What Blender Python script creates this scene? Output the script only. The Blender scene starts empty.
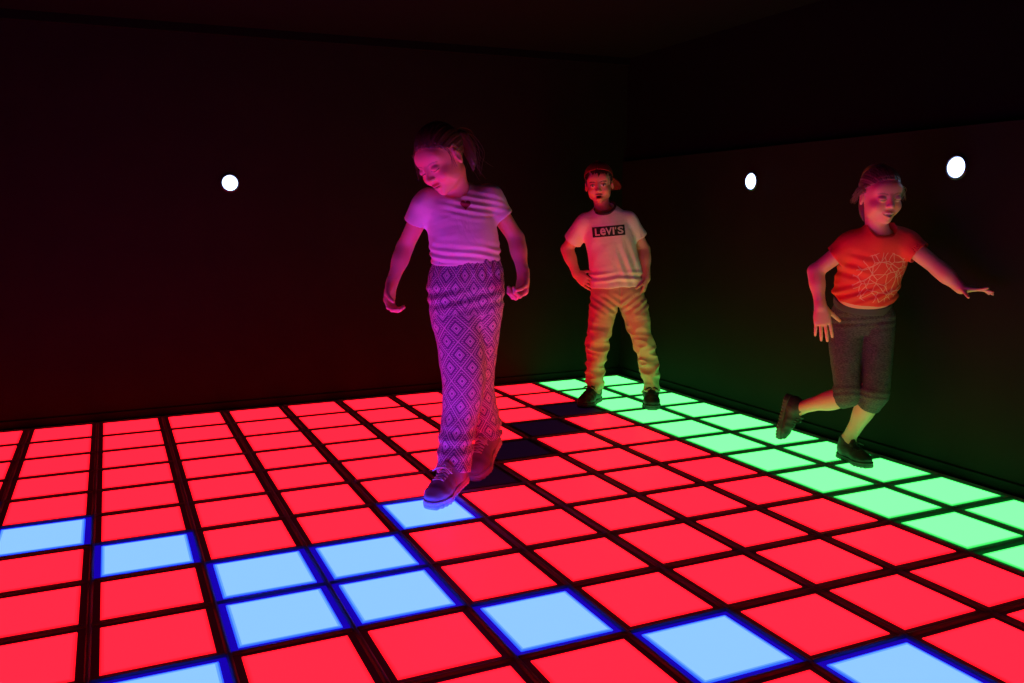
import bpy, math
import numpy as np
from mathutils import Vector, Matrix
from mathutils.bvhtree import BVHTree

sc = bpy.context.scene
COL = sc.collection
A = np.array
F32 = np.float32

# ------------------------------------------------------------------ scene objects
def link(o, parent=None):
    COL.objects.link(o)
    if parent is not None:
        o.parent = parent
    return o

def tag(o, label=None, cat=None, group=None, kind=None):
    if label: o['label'] = label
    if cat: o['category'] = cat
    if group: o['group'] = group
    if kind: o['kind'] = kind
    return o

def empty(name, loc=(0, 0, 0), rz=0.0, parent=None):
    o = bpy.data.objects.new(name, None)
    o.empty_display_size = .1
    o.location = loc
    o.rotation_euler = (0, 0, rz)
    return link(o, parent)

def raw_mesh(name, verts, faces, smooth=True):
    """faces: (n,3) or (n,4) array or a list of index tuples"""
    me = bpy.data.meshes.new(name)
    verts = np.ascontiguousarray(verts, dtype=F32)
    if isinstance(faces, np.ndarray):
        n, k = faces.shape
        me.vertices.add(len(verts)); me.vertices.foreach_set('co', verts.ravel())
        me.loops.add(n * k); me.loops.foreach_set('vertex_index', np.ascontiguousarray(faces, dtype=np.int32).ravel())
        me.polygons.add(n)
        me.polygons.foreach_set('loop_start', np.arange(0, n * k, k, dtype=np.int32))
        me.polygons.foreach_set('loop_total', np.full(n, k, dtype=np.int32))
        me.update(calc_edges=True)
    else:
        me.from_pydata([tuple(map(float, v)) for v in verts], [], faces)
    me.polygons.foreach_set('use_smooth', np.full(len(me.polygons), smooth, dtype=bool))
    me.update()
    return me

def obj(name, me, mat, parent=None, loc=None, rz=None):
    o = bpy.data.objects.new(name, me)
    if mat: me.materials.append(mat)
    link(o, parent)
    if loc is not None: o.location = loc
    if rz is not None: o.rotation_euler = (0, 0, rz)
    return o

class MB:
    """collects boxes, tubes, lathes and prisms into one mesh"""
    def __init__(s): s.v = []; s.f = []
    def add(s, vs, fs):
        b = len(s.v); s.v += [tuple(map(float, v)) for v in vs]; s.f += [tuple(i + b for i in f) for f in fs]; return s
    def box(s, x0, x1, y0, y1, z0, z1, bev=0.0):
        """box with the four upper edges chamfered by bev"""
        v = [(x0, y0, z0), (x1, y0, z0), (x1, y1, z0), (x0, y1, z0)]
        v += [(x0, y0, z1 - bev), (x1, y0, z1 - bev), (x1, y1, z1 - bev), (x0, y1, z1 - bev)]
        f = [(3, 2, 1, 0)] + [(i, (i + 1) % 4, 4 + (i + 1) % 4, 4 + i) for i in range(4)]
        if bev:
            v += [(x0 + bev, y0 + bev, z1), (x1 - bev, y0 + bev, z1), (x1 - bev, y1 - bev, z1), (x0 + bev, y1 - bev, z1)]
            f += [(4 + i, 4 + (i + 1) % 4, 8 + (i + 1) % 4, 8 + i) for i in range(4)] + [(8, 9, 10, 11)]
        else:
            f += [(4, 5, 6, 7)]
        return s.add(v, f)
    def tube(s, pts, r, n=8):
        pts = [Vector(p) for p in pts]
        rs = r if isinstance(r, (list, tuple)) else [r] * len(pts)
        vs = []; fs = []
        nrm = None
        for i, p in enumerate(pts):
            t = (pts[min(i + 1, len(pts) - 1)] - pts[max(i - 1, 0)]).normalized()
            if nrm is None:
                nrm = t.orthogonal().normalized()
            nrm = (nrm - t * nrm.dot(t)).normalized()
            b = t.cross(nrm)
            for k in range(n):
                a = 2 * math.pi * k / n
                vs.append(p + (nrm * math.cos(a) + b * math.sin(a)) * rs[i])
        for i in range(len(pts) - 1):
            for k in range(n):
                fs.append((i * n + k, i * n + (k + 1) % n, (i + 1) * n + (k + 1) % n, (i + 1) * n + k))
        fs.append(tuple(range(n - 1, -1, -1))); fs.append(tuple((len(pts) - 1) * n + k for k in range(n)))
        return s.add(vs, fs)
    def lathe(s, prof, n=48):
        """profile of (r, z) pairs round the z axis"""
        vs = []; fs = []
        for r, z in prof:
            for k in range(n):
                a = 2 * math.pi * k / n
                vs.append((r * math.cos(a), r * math.sin(a), z))
        for i in range(len(prof) - 1):
            for k in range(n):
                fs.append((i * n + k, i * n + (k + 1) % n, (i + 1) * n + (k + 1) % n, (i + 1) * n + k))
        fs.append(tuple((len(prof) - 1) * n + k for k in range(n)))
        fs.append(tuple(range(n - 1, -1, -1)))
        return s.add(vs, fs)
    def build(s, name, mat, parent=None, smooth=False, **kw):
        return obj(name, raw_mesh(name, A(s.v), s.f, smooth), mat, parent, **kw)

# ------------------------------------------------------------------ materials
def mat(name, base=(.5, .5, .5), rough=.6, metal=0.0, spec=.5, sheen=0.0):
    m = bpy.data.materials.new(name); m.use_nodes = True
    b = m.node_tree.nodes['Principled BSDF']
    b.inputs['Base Color'].default_value = (*base, 1)
    b.inputs['Roughness'].default_value = rough
    b.inputs['Metallic'].default_value = metal
    b.inputs['Specular IOR Level'].default_value = spec
    if sheen:
        b.inputs['Sheen Weight'].default_value = sheen
    return m

def glow(name, color, strength=1.0):
    m = bpy.data.materials.new(name); m.use_nodes = True
    b = m.node_tree.nodes['Principled BSDF']
    b.inputs['Base Color'].default_value = (.02, .02, .02, 1)
    b.inputs['Roughness'].default_value = .45
    b.inputs['Specular IOR Level'].default_value = .25
    b.inputs['Emission Color'].default_value = (*color, 1)
    b.inputs['Emission Strength'].default_value = strength
    return m

def nodes(m): return m.node_tree.nodes, m.node_tree.links, m.node_tree.nodes['Principled BSDF']

def weave(m, scale=900, strength=.15, fold=None):
    """fine cloth grain as bump"""
    N, L, b = nodes(m)
    tc = N.new('ShaderNodeTexCoord')
    n = N.new('ShaderNodeTexNoise'); n.inputs['Scale'].default_value = scale; n.inputs['Detail'].default_value = 2
    L.new(tc.outputs['Object'], n.inputs['Vector'])
    bp = N.new('ShaderNodeBump'); bp.inputs['Strength'].default_value = strength; bp.inputs['Distance'].default_value = .002
    L.new(n.outputs['Fac'], bp.inputs['Height'])
    if fold:
        n2 = N.new('ShaderNodeTexNoise'); n2.inputs['Scale'].default_value = fold; n2.inputs['Detail'].default_value = 3; n2.inputs['Distortion'].default_value = .6
        L.new(tc.outputs['Object'], n2.inputs['Vector'])
        b2 = N.new('ShaderNodeBump'); b2.inputs['Strength'].default_value = .35; b2.inputs['Distance'].default_value = .012
        L.new(n2.outputs['Fac'], b2.inputs['Height']); L.new(bp.outputs['Normal'], b2.inputs['Normal'])
        L.new(b2.outputs['Normal'], b.inputs['Normal'])
    else:
        L.new(bp.outputs['Normal'], b.inputs['Normal'])
    return m

def attr_color(m, name='Col'):
    N, L, b = nodes(m)
    a = N.new('ShaderNodeAttribute'); a.attribute_name = name
    L.new(a.outputs['Color'], b.inputs['Base Color'])
    return m

def mnode(N, L, op, a, b=None, c=None):
    n = N.new('ShaderNodeMath'); n.operation = op
    for i, v in enumerate((a, b, c)):
        if v is None: continue
        if isinstance(v, (int, float)): n.inputs[i].default_value = v
        else: L.new(v, n.inputs[i])
    return n.outputs[0]

# ------------------------------------------------------------------ implicit modelling
BIG = F32(.06)
def smin(a, b, k):
    if k <= 0: return np.minimum(a, b)
    h = np.maximum(k - np.abs(a - b), 0) / k
    return np.minimum(a, b) - h * h * k * .25
def smax(a, b, k): return -smin(-a, -b, k)

def unit(v):
    v = A(v, float); return v / (np.linalg.norm(v) + 1e-12)

class Cone:
    def __init__(s, a, b, ra, rb=None):
        s.a, s.b = A(a, float), A(b, float); s.ra = ra; s.rb = ra if rb is None else rb
        r = max(s.ra, s.rb)
        s.lo = np.minimum(s.a, s.b) - r; s.hi = np.maximum(s.a, s.b) + r
    def __call__(s, x, y, z):
        d = s.b - s.a; L = max(d @ d, 1e-12)
        px, py, pz = x - s.a[0], y - s.a[1], z - s.a[2]
        t = np.clip((px * d[0] + py * d[1] + pz * d[2]) / L, 0, 1)
        return np.sqrt((px - t * d[0]) ** 2 + (py - t * d[1]) ** 2 + (pz - t * d[2]) ** 2) - (s.ra + (s.rb - s.ra) * t)

class Ell:
    def __init__(s, c, r, R=None):
        s.c = A(c, float); s.r = A(r, float); s.R = np.eye(3) if R is None else A(R, float)   # rows of R: local axes
        e = np.sqrt(((s.R * s.r[:, None]) ** 2).sum(0))
        s.lo = s.c - e; s.hi = s.c + e
    def __call__(s, x, y, z):
        px, py, pz = x - s.c[0], y - s.c[1], z - s.c[2]
        q = [s.R[i, 0] * px + s.R[i, 1] * py + s.R[i, 2] * pz for i in range(3)]
        k0 = np.sqrt(sum((q[i] / s.r[i]) ** 2 for i in range(3)))
        k1 = np.sqrt(sum((q[i] / s.r[i] ** 2) ** 2 for i in range(3)))
        return k0 * (k0 - 1) / (k1 + 1e-9)

def catmull(P, n):
    """resample stations (rows) smoothly, n samples per span"""
    P = A(P, float); out = []
    for i in range(len(P) - 1):
        p0, p1, p2, p3 = P[max(i - 1, 0)], P[i], P[i + 1], P[min(i + 2, len(P) - 1)]
        for t in np.arange(n) / n:
            m1 = (p2 - p0) / 2; m2 = (p3 - p1) / 2
            out.append((2 * t ** 3 - 3 * t * t + 1) * p1 + (t ** 3 - 2 * t * t + t) * m1 + (-2 * t ** 3 + 3 * t * t) * p2 + (t ** 3 - t * t) * m2)
    out.append(P[-1]); return A(out)

class Loft:
    """swept ellipse: stations (cx,cy,cz,rx,ry), rx along `side`, flat ends"""
    def __init__(s, st, side=(1, 0, 0), n=4, p=2.2, grow=0.0, flat=(True, True), ext=(0, 0), side2=None):
        S = catmull(st, n)
        S[:, 3:] += grow
        if ext[0]: S[0, :3] += unit(S[0, :3] - S[1, :3]) * ext[0]
        if ext[1]: S[-1, :3] += unit(S[-1, :3] - S[-2, :3]) * ext[1]
        s.S = S; s.p = p; s.flat = flat
        s.side = unit(side); s.side2 = unit(side if side2 is None else side2)
        m = S[:, 3:].max(1)[:, None]
        s.lo = (S[:, :3] - m).min(0); s.hi = (S[:, :3] + m).max(0)
    def __call__(s, x, y, z):
        S = s.S; out = None; n = len(S) - 1
        for i in range(n):
            a, b = S[i, :3], S[i + 1, :3]; d = b - a; L = np.linalg.norm(d); ax = d / (L + 1e-12)
            sd = s.side + (s.side2 - s.side) * (i + .5) / n
            u = unit(sd - ax * (sd @ ax)); v = np.cross(ax, u)
            px, py, pz = x - a[0], y - a[1], z - a[2]
            w = px * ax[0] + py * ax[1] + pz * ax[2]
            t = np.clip(w / L, 0, 1)
            rx = S[i, 3] + (S[i + 1, 3] - S[i, 3]) * t; ry = S[i, 4] + (S[i + 1, 4] - S[i, 4]) * t
            U = px * u[0] + py * u[1] + pz * u[2]; V = px * v[0] + py * v[1] + pz * v[2]
            wo = w - t * L
            first = i == 0 and s.flat[0]; last = i == n - 1 and s.flat[1]
            wi = wo
            if first: wi = np.maximum(wi, 0)
            if last: wi = np.minimum(wi, 0)
            ln = np.sqrt(U * U + V * V + wi * wi)
            k = (np.abs(U / rx) ** s.p + np.abs(V / ry) ** s.p + np.abs(wi / np.minimum(rx, ry)) ** s.p) ** (1 / s.p)
            rr = np.minimum(ln / np.maximum(k, 1e-6), np.maximum(rx, ry))
            dd = np.where(k > 1e-4, (k - 1) * rr, -np.minimum(rx, ry))
            if first: cut0 = -w
            if last: cut1 = w - L
            out = dd if out is None else np.minimum(out, dd)
        if s.flat[0]: out = np.maximum(out, cut0)
        if s.flat[1]: out = np.maximum(out, cut1)
        return out

class Field:
    def __init__(s, lo, hi, h):
        s.h = h; s.lo = A(lo, float); s.n = np.ceil((A(hi, float) - s.lo) / h).astype(int) + 1
        s.f = np.full(s.n, BIG, dtype=F32)
        s.ax = [(s.lo[i] + np.arange(s.n[i]) * h).astype(F32) for i in range(3)]
    def block(s, lo, hi, m):
        i0 = np.clip(np.floor((A(lo) - m - s.lo) / s.h).astype(int), 0, s.n)
        i1 = np.clip(np.ceil((A(hi) + m - s.lo) / s.h).astype(int) + 1, 0, s.n)
        sl = tuple(slice(i0[k], i1[k]) for k in range(3))
        x, y, z = s.ax[0][sl[0]][:, None, None], s.ax[1][sl[1]][None, :, None], s.ax[2][sl[2]][None, None, :]
        return sl, x, y, z
    def add(s, prim, k=.01):
        sl, x, y, z = s.block(prim.lo, prim.hi, k + 3 * s.h)
        if 0 in s.f[sl].shape: return s
        s.f[sl] = smin(s.f[sl], prim(x, y, z).astype(F32), F32(k)); return s
    def sub(s, prim, k=.004):
        sl, x, y, z = s.block(prim.lo, prim.hi, k + 3 * s.h)
        if 0 in s.f[sl].shape: return s
        s.f[sl] = smax(s.f[sl], -prim(x, y, z).astype(F32), F32(max(k, 1e-6))); return s
    def clip(s, fn, k=.002):
        """keep where fn < 0"""
        x, y, z = s.ax[0][:, None, None], s.ax[1][None, :, None], s.ax[2][None, None, :]
        s.f = smax(s.f, np.broadcast_to(fn(x, y, z), s.f.shape).astype(F32), F32(k)); return s
    def disp(s, fn, band=.02):
        idx = np.nonzero(np.abs(s.f) < band)
        P = np.stack([s.ax[i][idx[i]] for i in range(3)], 1)
        s.f[idx] -= fn(P).astype(F32); return s
    def mesh(s, keep=True):
        """surface nets"""
        f = s.f.copy()
        f[0] = f[-1] = BIG; f[:, 0] = f[:, -1] = BIG; f[:, :, 0] = f[:, :, -1] = BIG
        inn = f < 0
        c = np.zeros(A(f.shape) - 1, np.int8)
        corners = [(i, j, k) for i in (0, 1) for j in (0, 1) for k in (0, 1)]
        def cut(arr, o): return arr[o[0]:arr.shape[0] - 1 + o[0], o[1]:arr.shape[1] - 1 + o[1], o[2]:arr.shape[2] - 1 + o[2]]
        for o in corners: c += cut(inn, o)
        act = np.nonzero((c > 0) & (c < 8))
        ids = np.full(c.shape, -1, np.int32); nv = len(act[0]); ids[act] = np.arange(nv)
        val = {o: f[act[0] + o[0], act[1] + o[1], act[2] + o[2]] for o in corners}
        acc = np.zeros((nv, 3)); cnt = np.zeros(nv)
        for o in corners:
            for a in range(3):
                if o[a]: continue
                q = list(o); q[a] = 1; q = tuple(q)
                va, vb = val[o], val[q]
                m = (va < 0) != (vb < 0)
                t = np.where(m, va / np.where(m, va - vb, 1), 0)
                p = np.tile(A(o, float), (nv, 1)); p[:, a] = t
                acc += p * m[:, None]; cnt += m
        V = (np.stack(act, 1) + acc / cnt[:, None]) * s.h + s.lo
        Q = []
        for a in range(3):
            b, d = (a + 1) % 3, (a + 2) % 3
            sl0 = [slice(None)] * 3; sl1 = [slice(None)] * 3
            sl0[a] = slice(0, -1); sl1[a] = slice(1, None)
            i0 = inn[tuple(sl0)]; i1 = inn[tuple(sl1)]
            e = np.nonzero(i0 != i1); up = i0[e]
            e = A(e).T
            def cell(db, dd):
                q = e.copy(); q[:, b] -= db; q[:, d] -= dd
                return ids[q[:, 0], q[:, 1], q[:, 2]]
            quad = np.stack([cell(1, 1), cell(0, 1), cell(0, 0), cell(1, 0)], 1)
            quad = np.where(up[:, None], quad, quad[:, ::-1]); Q.append(quad)
        Q = np.concatenate(Q)
        if keep: V, Q = biggest(V, Q)
        return V, Q

def biggest(V, Q):
    """drop loose crumbs: keep the largest connected piece"""
    n = len(V); lab = np.arange(n)
    while True:
        new = lab.copy()
        m = lab[Q].min(1)
        for k in range(4): np.minimum.at(new, Q[:, k], m)
        new = new[new]
        if (new == lab).all(): break
        lab = new
    roots, cn = np.unique(lab, return_counts=True)
    k = lab == roots[cn.argmax()]
    re = np.cumsum(k) - 1
    return V[k], re[Q[k[Q[:, 0]]]]

def relax(V, Q, it=1, lam=.5):
    E = np.concatenate([Q[:, [0, 1]], Q[:, [1, 2]], Q[:, [2, 3]], Q[:, [3, 0]]])
    for _ in range(it):
        for l in (lam, -lam * 1.02):
            acc = np.zeros_like(V); c = np.zeros(len(V))
            np.add.at(acc, E[:, 0], V[E[:, 1]]); np.add.at(c, E[:, 0], 1)
            np.add.at(acc, E[:, 1], V[E[:, 0]]); np.add.at(c, E[:, 1], 1)
            V = V + l * (acc / c[:, None] - V)
    return V

def wob(P, freq, seed, n=7, stretch=None):
    """smooth pseudo noise in about -1..1"""
    r = np.random.RandomState(seed); out = 0
    Q = P if stretch is None else P * A(stretch)
    for i in range(n):
        d = r.normal(size=3); d /= np.linalg.norm(d)
        out = out + np.sin(Q @ d * freq * (.6 + .8 * r.rand()) + r.rand() * 6.28)
    return out / n * 1.6

def ridge(s):
    """sharp-crested folds from a phase"""
    return 1 - 2 * np.abs(np.sin(s)) ** .8

def set_color(me, rgb):
    a = me.color_attributes.new('Col', 'FLOAT_COLOR', 'POINT')
    c = np.ones((len(rgb), 4), F32); c[:, :3] = rgb
    a.data.foreach_set('color', c.ravel())

def set_uv(me, uv):
    """per-vertex (u, v) as a plain vector attribute"""
    a = me.attributes.new('cloth_uv', 'FLOAT_VECTOR', 'POINT')
    v = np.zeros((len(uv), 3), F32); v[:, :2] = uv
    a.data.foreach_set('vector', v.ravel())

# ------------------------------------------------------------------ anatomy
def frame(fwd, up):
    y = unit(fwd); u = A(up, float); z = unit(u - y * (u @ y)); x = np.cross(y, z)
    return np.stack([x, y, z])                     # rows: lateral, forward, up

class Head:
    def __init__(s, c, fwd, up, sc=1.0, mouth='closed', eyes='open'):
        s.c = A(c, float); s.R = frame(fwd, up); s.s = sc; s.mouth = mouth; s.eyes = eyes
    def w(s, p): return s.c + (A(p, float) * s.s) @ s.R
    def local(s, P): return ((P - s.c) @ s.R.T) / s.s
    def E(s, c, r, tilt=None):
        R = s.R if tilt is None else tilt @ s.R
        return Ell(s.w(c), A(r) * s.s, R)
    def C(s, a, b, ra, rb): return Cone(s.w(a), s.w(b), ra * s.s, rb * s.s)
    def build(s, F):
        k = s.s
        F.add(s.E((0, -.018, .025), (.071, .088, .080)), .015)
        F.add(s.E((0, .020, -.026), (.056, .059, .074)), .03 * k)
        F.add(s.E((0, .042, -.072), (.030, .032, .028)), .02 * k)
        F.add(s.E((0, .062, -.090), (.013, .012, .012)), .02 * k)
        for q in (-1, 1):
            F.add(s.E((q * .036, .054, -.036), (.021, .020, .022)), .02 * k)
            F.add(s.E((q * .048, .016, -.050), (.010, .026, .026)), .024 * k)
            F.add(s.E((q * .024, .052, .030), (.028, .016, .024)), .025 * k)
        for q in (-1, 1):
            F.sub(s.E((q * .030, .097, -.005), (.017, .018, .0100)), .014 * k)
            F.add(s.E((q * .030, .0665, -.005), (.0135, .0145, .0125)), .003 * k)
            if s.eyes == 'open':
                F.add(s.C((q * .018, .080, .0025), (q * .041, .074, .0015), .0026, .0022), .003 * k)
            else:
                F.add(s.E((q * .030, .0672, -.003), (.0165, .0150, .0120)), .004 * k)
        F.add(s.C((0, .076, .002), (0, .092, -.028), .0066, .0085), .014 * k)
        F.add(s.E((0, .093, -.030), (.0095, .0090, .0080)), .008 * k)
        for q in (-1, 1): F.add(s.E((q * .0105, .085, -.032), (.0058, .0075, .0058)), .006 * k)
        if s.mouth == 'open':
            F.add(s.E((0, .080, -.0565), (.020, .011, .0045)), .006 * k)
            F.add(s.E((0, .078, -.0755), (.017, .011, .0050)), .006 * k)
            F.sub(s.E((0, .090, -.0655), (.0155, .022, .0070)), .003 * k)
        elif s.mouth == 'smile':
            F.add(s.C((-.027, .068, -.052), (0, .083, -.0595), .0035, .0055), .006 * k); F.add(s.C((.027, .068, -.052), (0, .083, -.0595), .0035, .0055), .006 * k)
            F.add(s.C((-.023, .070, -.063), (0, .082, -.0735), .0035, .0055), .006 * k); F.add(s.C((.023, .070, -.063), (0, .082, -.0735), .0035, .0055), .006 * k)
            F.sub(s.E((0, .094, -.0645), (.0250, .0185, .0048)), .003 * k)
        else:
            F.add(s.E((0, .078, -.0580), (.018, .010, .0042)), .008 * k)
            F.add(s.E((0, .077, -.0675), (.015, .010, .0050)), .008 * k)
            F.sub(s.E((0, .096, -.0630), (.017, .017, .0012)), .003 * k)
        for q in (-1, 1):
            a = math.radians(18) * q
            T = A([[math.cos(a), -math.sin(a), 0], [math.sin(a), math.cos(a), 0], [0, 0, 1]])
            F.add(s.E((q * .074, -.010, -.012), (.0075, .016, .027), T), .007 * k)
            F.sub(s.E((q * .083, -.004, -.008), (.006, .009, .015), T), .004 * k)
    def paint(s, P, rgb, lip, brow, iris=(.05, .035, .03)):
        q = s.local(P); x, y, z = q[:, 0], q[:, 1], q[:, 2]; ax = np.abs(x)
        fr = (y > .045) & (ax < .06) & (np.abs(z) < .12)
        # cheeks a touch ruddier
        m = fr & (((ax - .036) / .02) ** 2 + ((z + .035) / .02) ** 2 < 1); rgb[m] *= A([1.0, .86, .84])
        if s.mouth == 'open':
            m = fr & ((x / .0205) ** 2 + ((z + .066) / .0145) ** 2 < 1); rgb[m] = lip
            m = fr & ((x / .0150) ** 2 + ((z + .0655) / .0068) ** 2 < 1); rgb[m] = (.03, .008, .008)
        elif s.mouth == 'smile':
            cz = z + .0645 - (x / .026) ** 2 * .007
            m = fr & (ax < .027) & (np.abs(cz) < .0105 * np.sqrt(np.clip(1 - (x / .0275) ** 2, 0, 1))); rgb[m] = lip
            m = fr & ((x / .0195) ** 2 + (cz / .0045) ** 2 < 1); rgb[m] = (.70, .66, .60)
            m = fr & (ax < .0215) & (np.abs(cz + .0048) < .0013); rgb[m] = (.10, .02, .02)
        else:
            m = fr & ((x / .0185) ** 2 + ((z + .0630) / .0085) ** 2 < 1); rgb[m] = lip
            m = fr & (ax < .0165) & (np.abs(z + .0630) < .0014); rgb[m] = A(lip) * .3
        ex, ez = (ax - .030) / .0135, (z + .005)
        if s.eyes == 'open':
            m = fr & (ex ** 2 + (ez / .0062) ** 2 < 1); rgb[m] = (.75, .73, .70)
            m = fr & ((ax - .030) ** 2 + ez ** 2 < .0052 ** 2); rgb[m] = iris
            m = fr & (np.abs(ex) < 1.1) & (np.abs(ez - .0066 * np.sqrt(np.clip(1 - ex ** 2 * .8, 0, 1))) < .0014); rgb[m] = (.03, .02, .018)
        else:
            m = fr & (np.abs(ex) < 1.15) & (np.abs(ez + .0052 - .0022 * ex ** 2) < .0016); rgb[m] = (.05, .03, .025)
        bz = .0175 - ((ax - .030) / .02) ** 2 * .005 + (ax - .03) * .05
        m = fr & (ax > .011) & (ax < .049) & (np.abs(z - bz) < .0026); rgb[m] = brow

def build_hand(F, wrist, d, n, thumb, sc=.82, curl=(.3, .3, .3, .3), spread=.06, tcurl=.3, topen=.8):
    """d: finger direction, n: palm normal (way the palm faces), thumb: +1/-1 side of cross(d, n)"""
    d = unit(d); n = unit(A(n, float) - d * (A(n, float) @ d)); s = np.cross(d, n) * thumb
    w = A(wrist, float)
    P = lambda a, b, c=0: w + (d * a + s * b + n * c) * sc
    F.add(Loft([(*P(-.012, 0), .024 * sc, .018 * sc), (*P(.020, .001), .033 * sc, .0175 * sc), (*P(.050, 0), .039 * sc, .0155 * sc), (*P(.076, 0), .037 * sc, .012 * sc)], side=s, n=2, flat=(False, False)), .012 * sc)
    F.add(Ell(P(.030, .024, .006), A((.026, .014, .013)) * sc, np.stack([d, s, n])), .012 * sc)
    L = [(.040, .026, .020), (.044, .029, .021), (.041, .027, .021), (.032, .020, .018)]
    for i in range(4):
        off = (1.5 - i) * .0195
        ang = (1.5 - i) * spread
        p = P(.074 - abs(i - 1.2) * .004, off, 0)
        a = curl[i] * .8
        base = d * math.cos(ang) + s * math.sin(ang)
        r = .0088 * sc * (1 if i < 3 else .88)
        for j, l in enumerate(L[i]):
            dr = base * math.cos(a) + n * math.sin(a)
            q = p + dr * l * sc
            F.add(Cone(p, q, r, r * .9), .0045 * sc if j else .007 * sc)
            p = q; r *= .9; a += curl[i] * (1.15 if j == 0 else .8)
    p = P(.018, .026, .006); a = topen; r = .0105 * sc
    for j, l in enumerate((.036, .028, .022)):
        dr = unit(d * math.cos(a) + s * math.sin(a) * (1 - tcurl * .5 * j) + n * (.25 + tcurl * j * .7))
        q = p + dr * l * sc
        F.add(Cone(p, q, r, r * .9), .008 * sc if j == 0 else .004 * sc)
        p = q; r *= .9

def limb(F, a, b, c, ra, rb, rc, bulge=0.0, back=(0, 1, 0)):
    """two bones a-b-c with a muscle on the lower one"""
    a, b, c = A(a, float), A(b, float), A(c, float)
    F.add(Cone(a, b, ra, rb), .02)
    F.add(Cone(b, c, rb, rc), .015)
    if bulge:
        m = b + (c - b) * .30 + A(back, float) * rb * .25
        ax = unit(c - b); u = unit(np.cross(ax, A(back, float) + A([.01, 0, 0]))); v = np.cross(ax, u)
        F.add(Ell(m, (np.linalg.norm(c - b) * .30, rb * bulge, rb * bulge), np.stack([ax, u, v])), .02)


# ------------------------------------------------------------------ shoes
def shoe_mesh(length=.215, h=.0028):
    """upper, sole and laces in a shoe frame: x to the toe, z up, sole bottom at z = 0"""
    k = length / .215
    F = Field((-.085, -.06, -.005), (.165, .06, .13), h)
    F.add(Ell((-.030, 0, .045), (.040, .032, .040)), .01)
    F.add(Ell((.020, 0, .040), (.065, .033, .034)), .03)
    F.add(Ell((.088, .003, .030), (.052, .040, .027)), .03)
    F.add(Cone((-.018, 0, .060), (-.022, 0, .088), .033, .033), .02)
    F.add(Cone((.026, 0, .066), (.016, 0, .092), .014, .013), .012)        # tongue
    F.sub(Cone((-.016, 0, .080), (-.018, 0, .13), .025, .030), .005)
    F.sub(Cone((-.004, 0, .096), (-.004, 0, .13), .024, .030), .005)
    F.clip(lambda x, y, z: .014 - z + 0 * x + 0 * y)
    F.disp(lambda P: .0011 * np.sin(P[:, 0] * 190) * (P[:, 0] > .03) * (P[:, 2] > .035) + .0012 * (np.abs(P[:, 0] + .01 - .4 * (P[:, 2] - .04)) < .012) * (P[:, 2] < .07))
    U = F.mesh()
    G = Field((-.085, -.06, -.006), (.165, .06, .045), h)
    for a, b, ra, rb in (((-.036, 0), (.03, .001), .036, .034), ((.03, .001), (.09, .004), .034, .043), ((.09, .004), (.112, .004), .043, .036)):
        G.add(Cone((*a, 0.012), (*b, 0.012), ra, rb), .01)
    G.clip(lambda x, y, z: np.maximum(z - (.022 + .006 * np.clip((-x) / .06, 0, 1) + .004 * np.clip((x - .08) / .06, 0, 1)), -z) + 0 * y, .004)
    G.disp(lambda P: .0012 * np.sin(P[:, 0] * 420) * (P[:, 2] < .010) - .0015 * (np.abs(P[:, 2] - .015) < .002))
    S = G.mesh()
    bvh = BVHTree.FromPolygons([Vector(v) for v in U[0].tolist()], U[1].tolist())
    L = MB()
    def top(x, y):
        r = bvh.ray_cast(Vector((x, y, .2)), Vector((0, 0, -1)))
        return (r[0].z if r[0] else .05) + .0014
    for i in range(5):
        x = .030 + i * .0115
        L.tube([(x, y, top(x, y)) for y in np.linspace(-.019, .019, 9)], .0022, 6)
        if i < 4:
            L.tube([(x + .0115 * t, -.019 + .038 * t, top(x + .0115 * t, -.019 + .038 * t) + .0012) for t in np.linspace(0, 1, 7)], .0019, 6)
    x = .034; z = top(.034, 0) + .002
    for q in (-1, 1):
        L.tube([(x, 0, z), (x + .006, q * .012, z + .004), (x + .004, q * .027, z - .001), (x + .010, q * .029, z - .007), (x + .009, q * .014, z), (x, 0, z)], .0020, 6)
        L.tube([(x, 0, z), (x + .012, q * .016, z + .003), (x + .016, q * .034, z - .010)], .0020, 6)
    sc_ = lambda V: A(V) * k
    return (raw_mesh('shoe_upper', sc_(U[0]), U[1]), raw_mesh('shoe_sole', sc_(S[0]), S[1]), raw_mesh('shoe_laces', sc_(L.v), L.f), k)

def add_shoe(person, meshes, heel, fwd, up, mu, ms, ml, side=1):
    """heel: the point of the sole under the heel end; fwd to the toe"""
    up_me, so_me, la_me = (m.copy() for m in meshes[:3])
    fwd = unit(fwd); u = A(up, float); up = unit(u - fwd * (u @ fwd)); y = np.cross(up, fwd)
    o = obj('shoe', up_me, mu, person)
    M = Matrix(((fwd[0], y[0] * side, up[0], 0), (fwd[1], y[1] * side, up[1], 0), (fwd[2], y[2] * side, up[2], 0), (0, 0, 0, 1)))
    loc = A(heel, float) + fwd * .070 * (meshes[3] if len(meshes) > 3 else 1)
    M.translation = Vector(loc)
    o.matrix_local = M
    obj('sole', so_me, ms, o); obj('laces', la_me, ml, o)
    return o

# ------------------------------------------------------------------ decals that follow a cloth surface
def tri_subdivide(v2, tris, maxlen):
    import bmesh
    bm = bmesh.new()
    vs = [bm.verts.new((p[0], p[1], 0)) for p in v2]
    for t in tris:
        try: bm.faces.new([vs[i] for i in t])
        except ValueError: pass
    bmesh.ops.triangulate(bm, faces=bm.faces[:])
    for _ in range(5):
        es = [e for e in bm.edges if e.calc_length() > maxlen]
        if not es: break
        bmesh.ops.subdivide_edges(bm, edges=es, cuts=1)
        bmesh.ops.triangulate(bm, faces=[f for f in bm.faces if len(f.verts) > 3])
    bm.verts.index_update()
    V = A([v.co[:2] for v in bm.verts]); T = [tuple(v.index for v in f.verts) for f in bm.faces]
    bm.free(); return V, T

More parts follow.
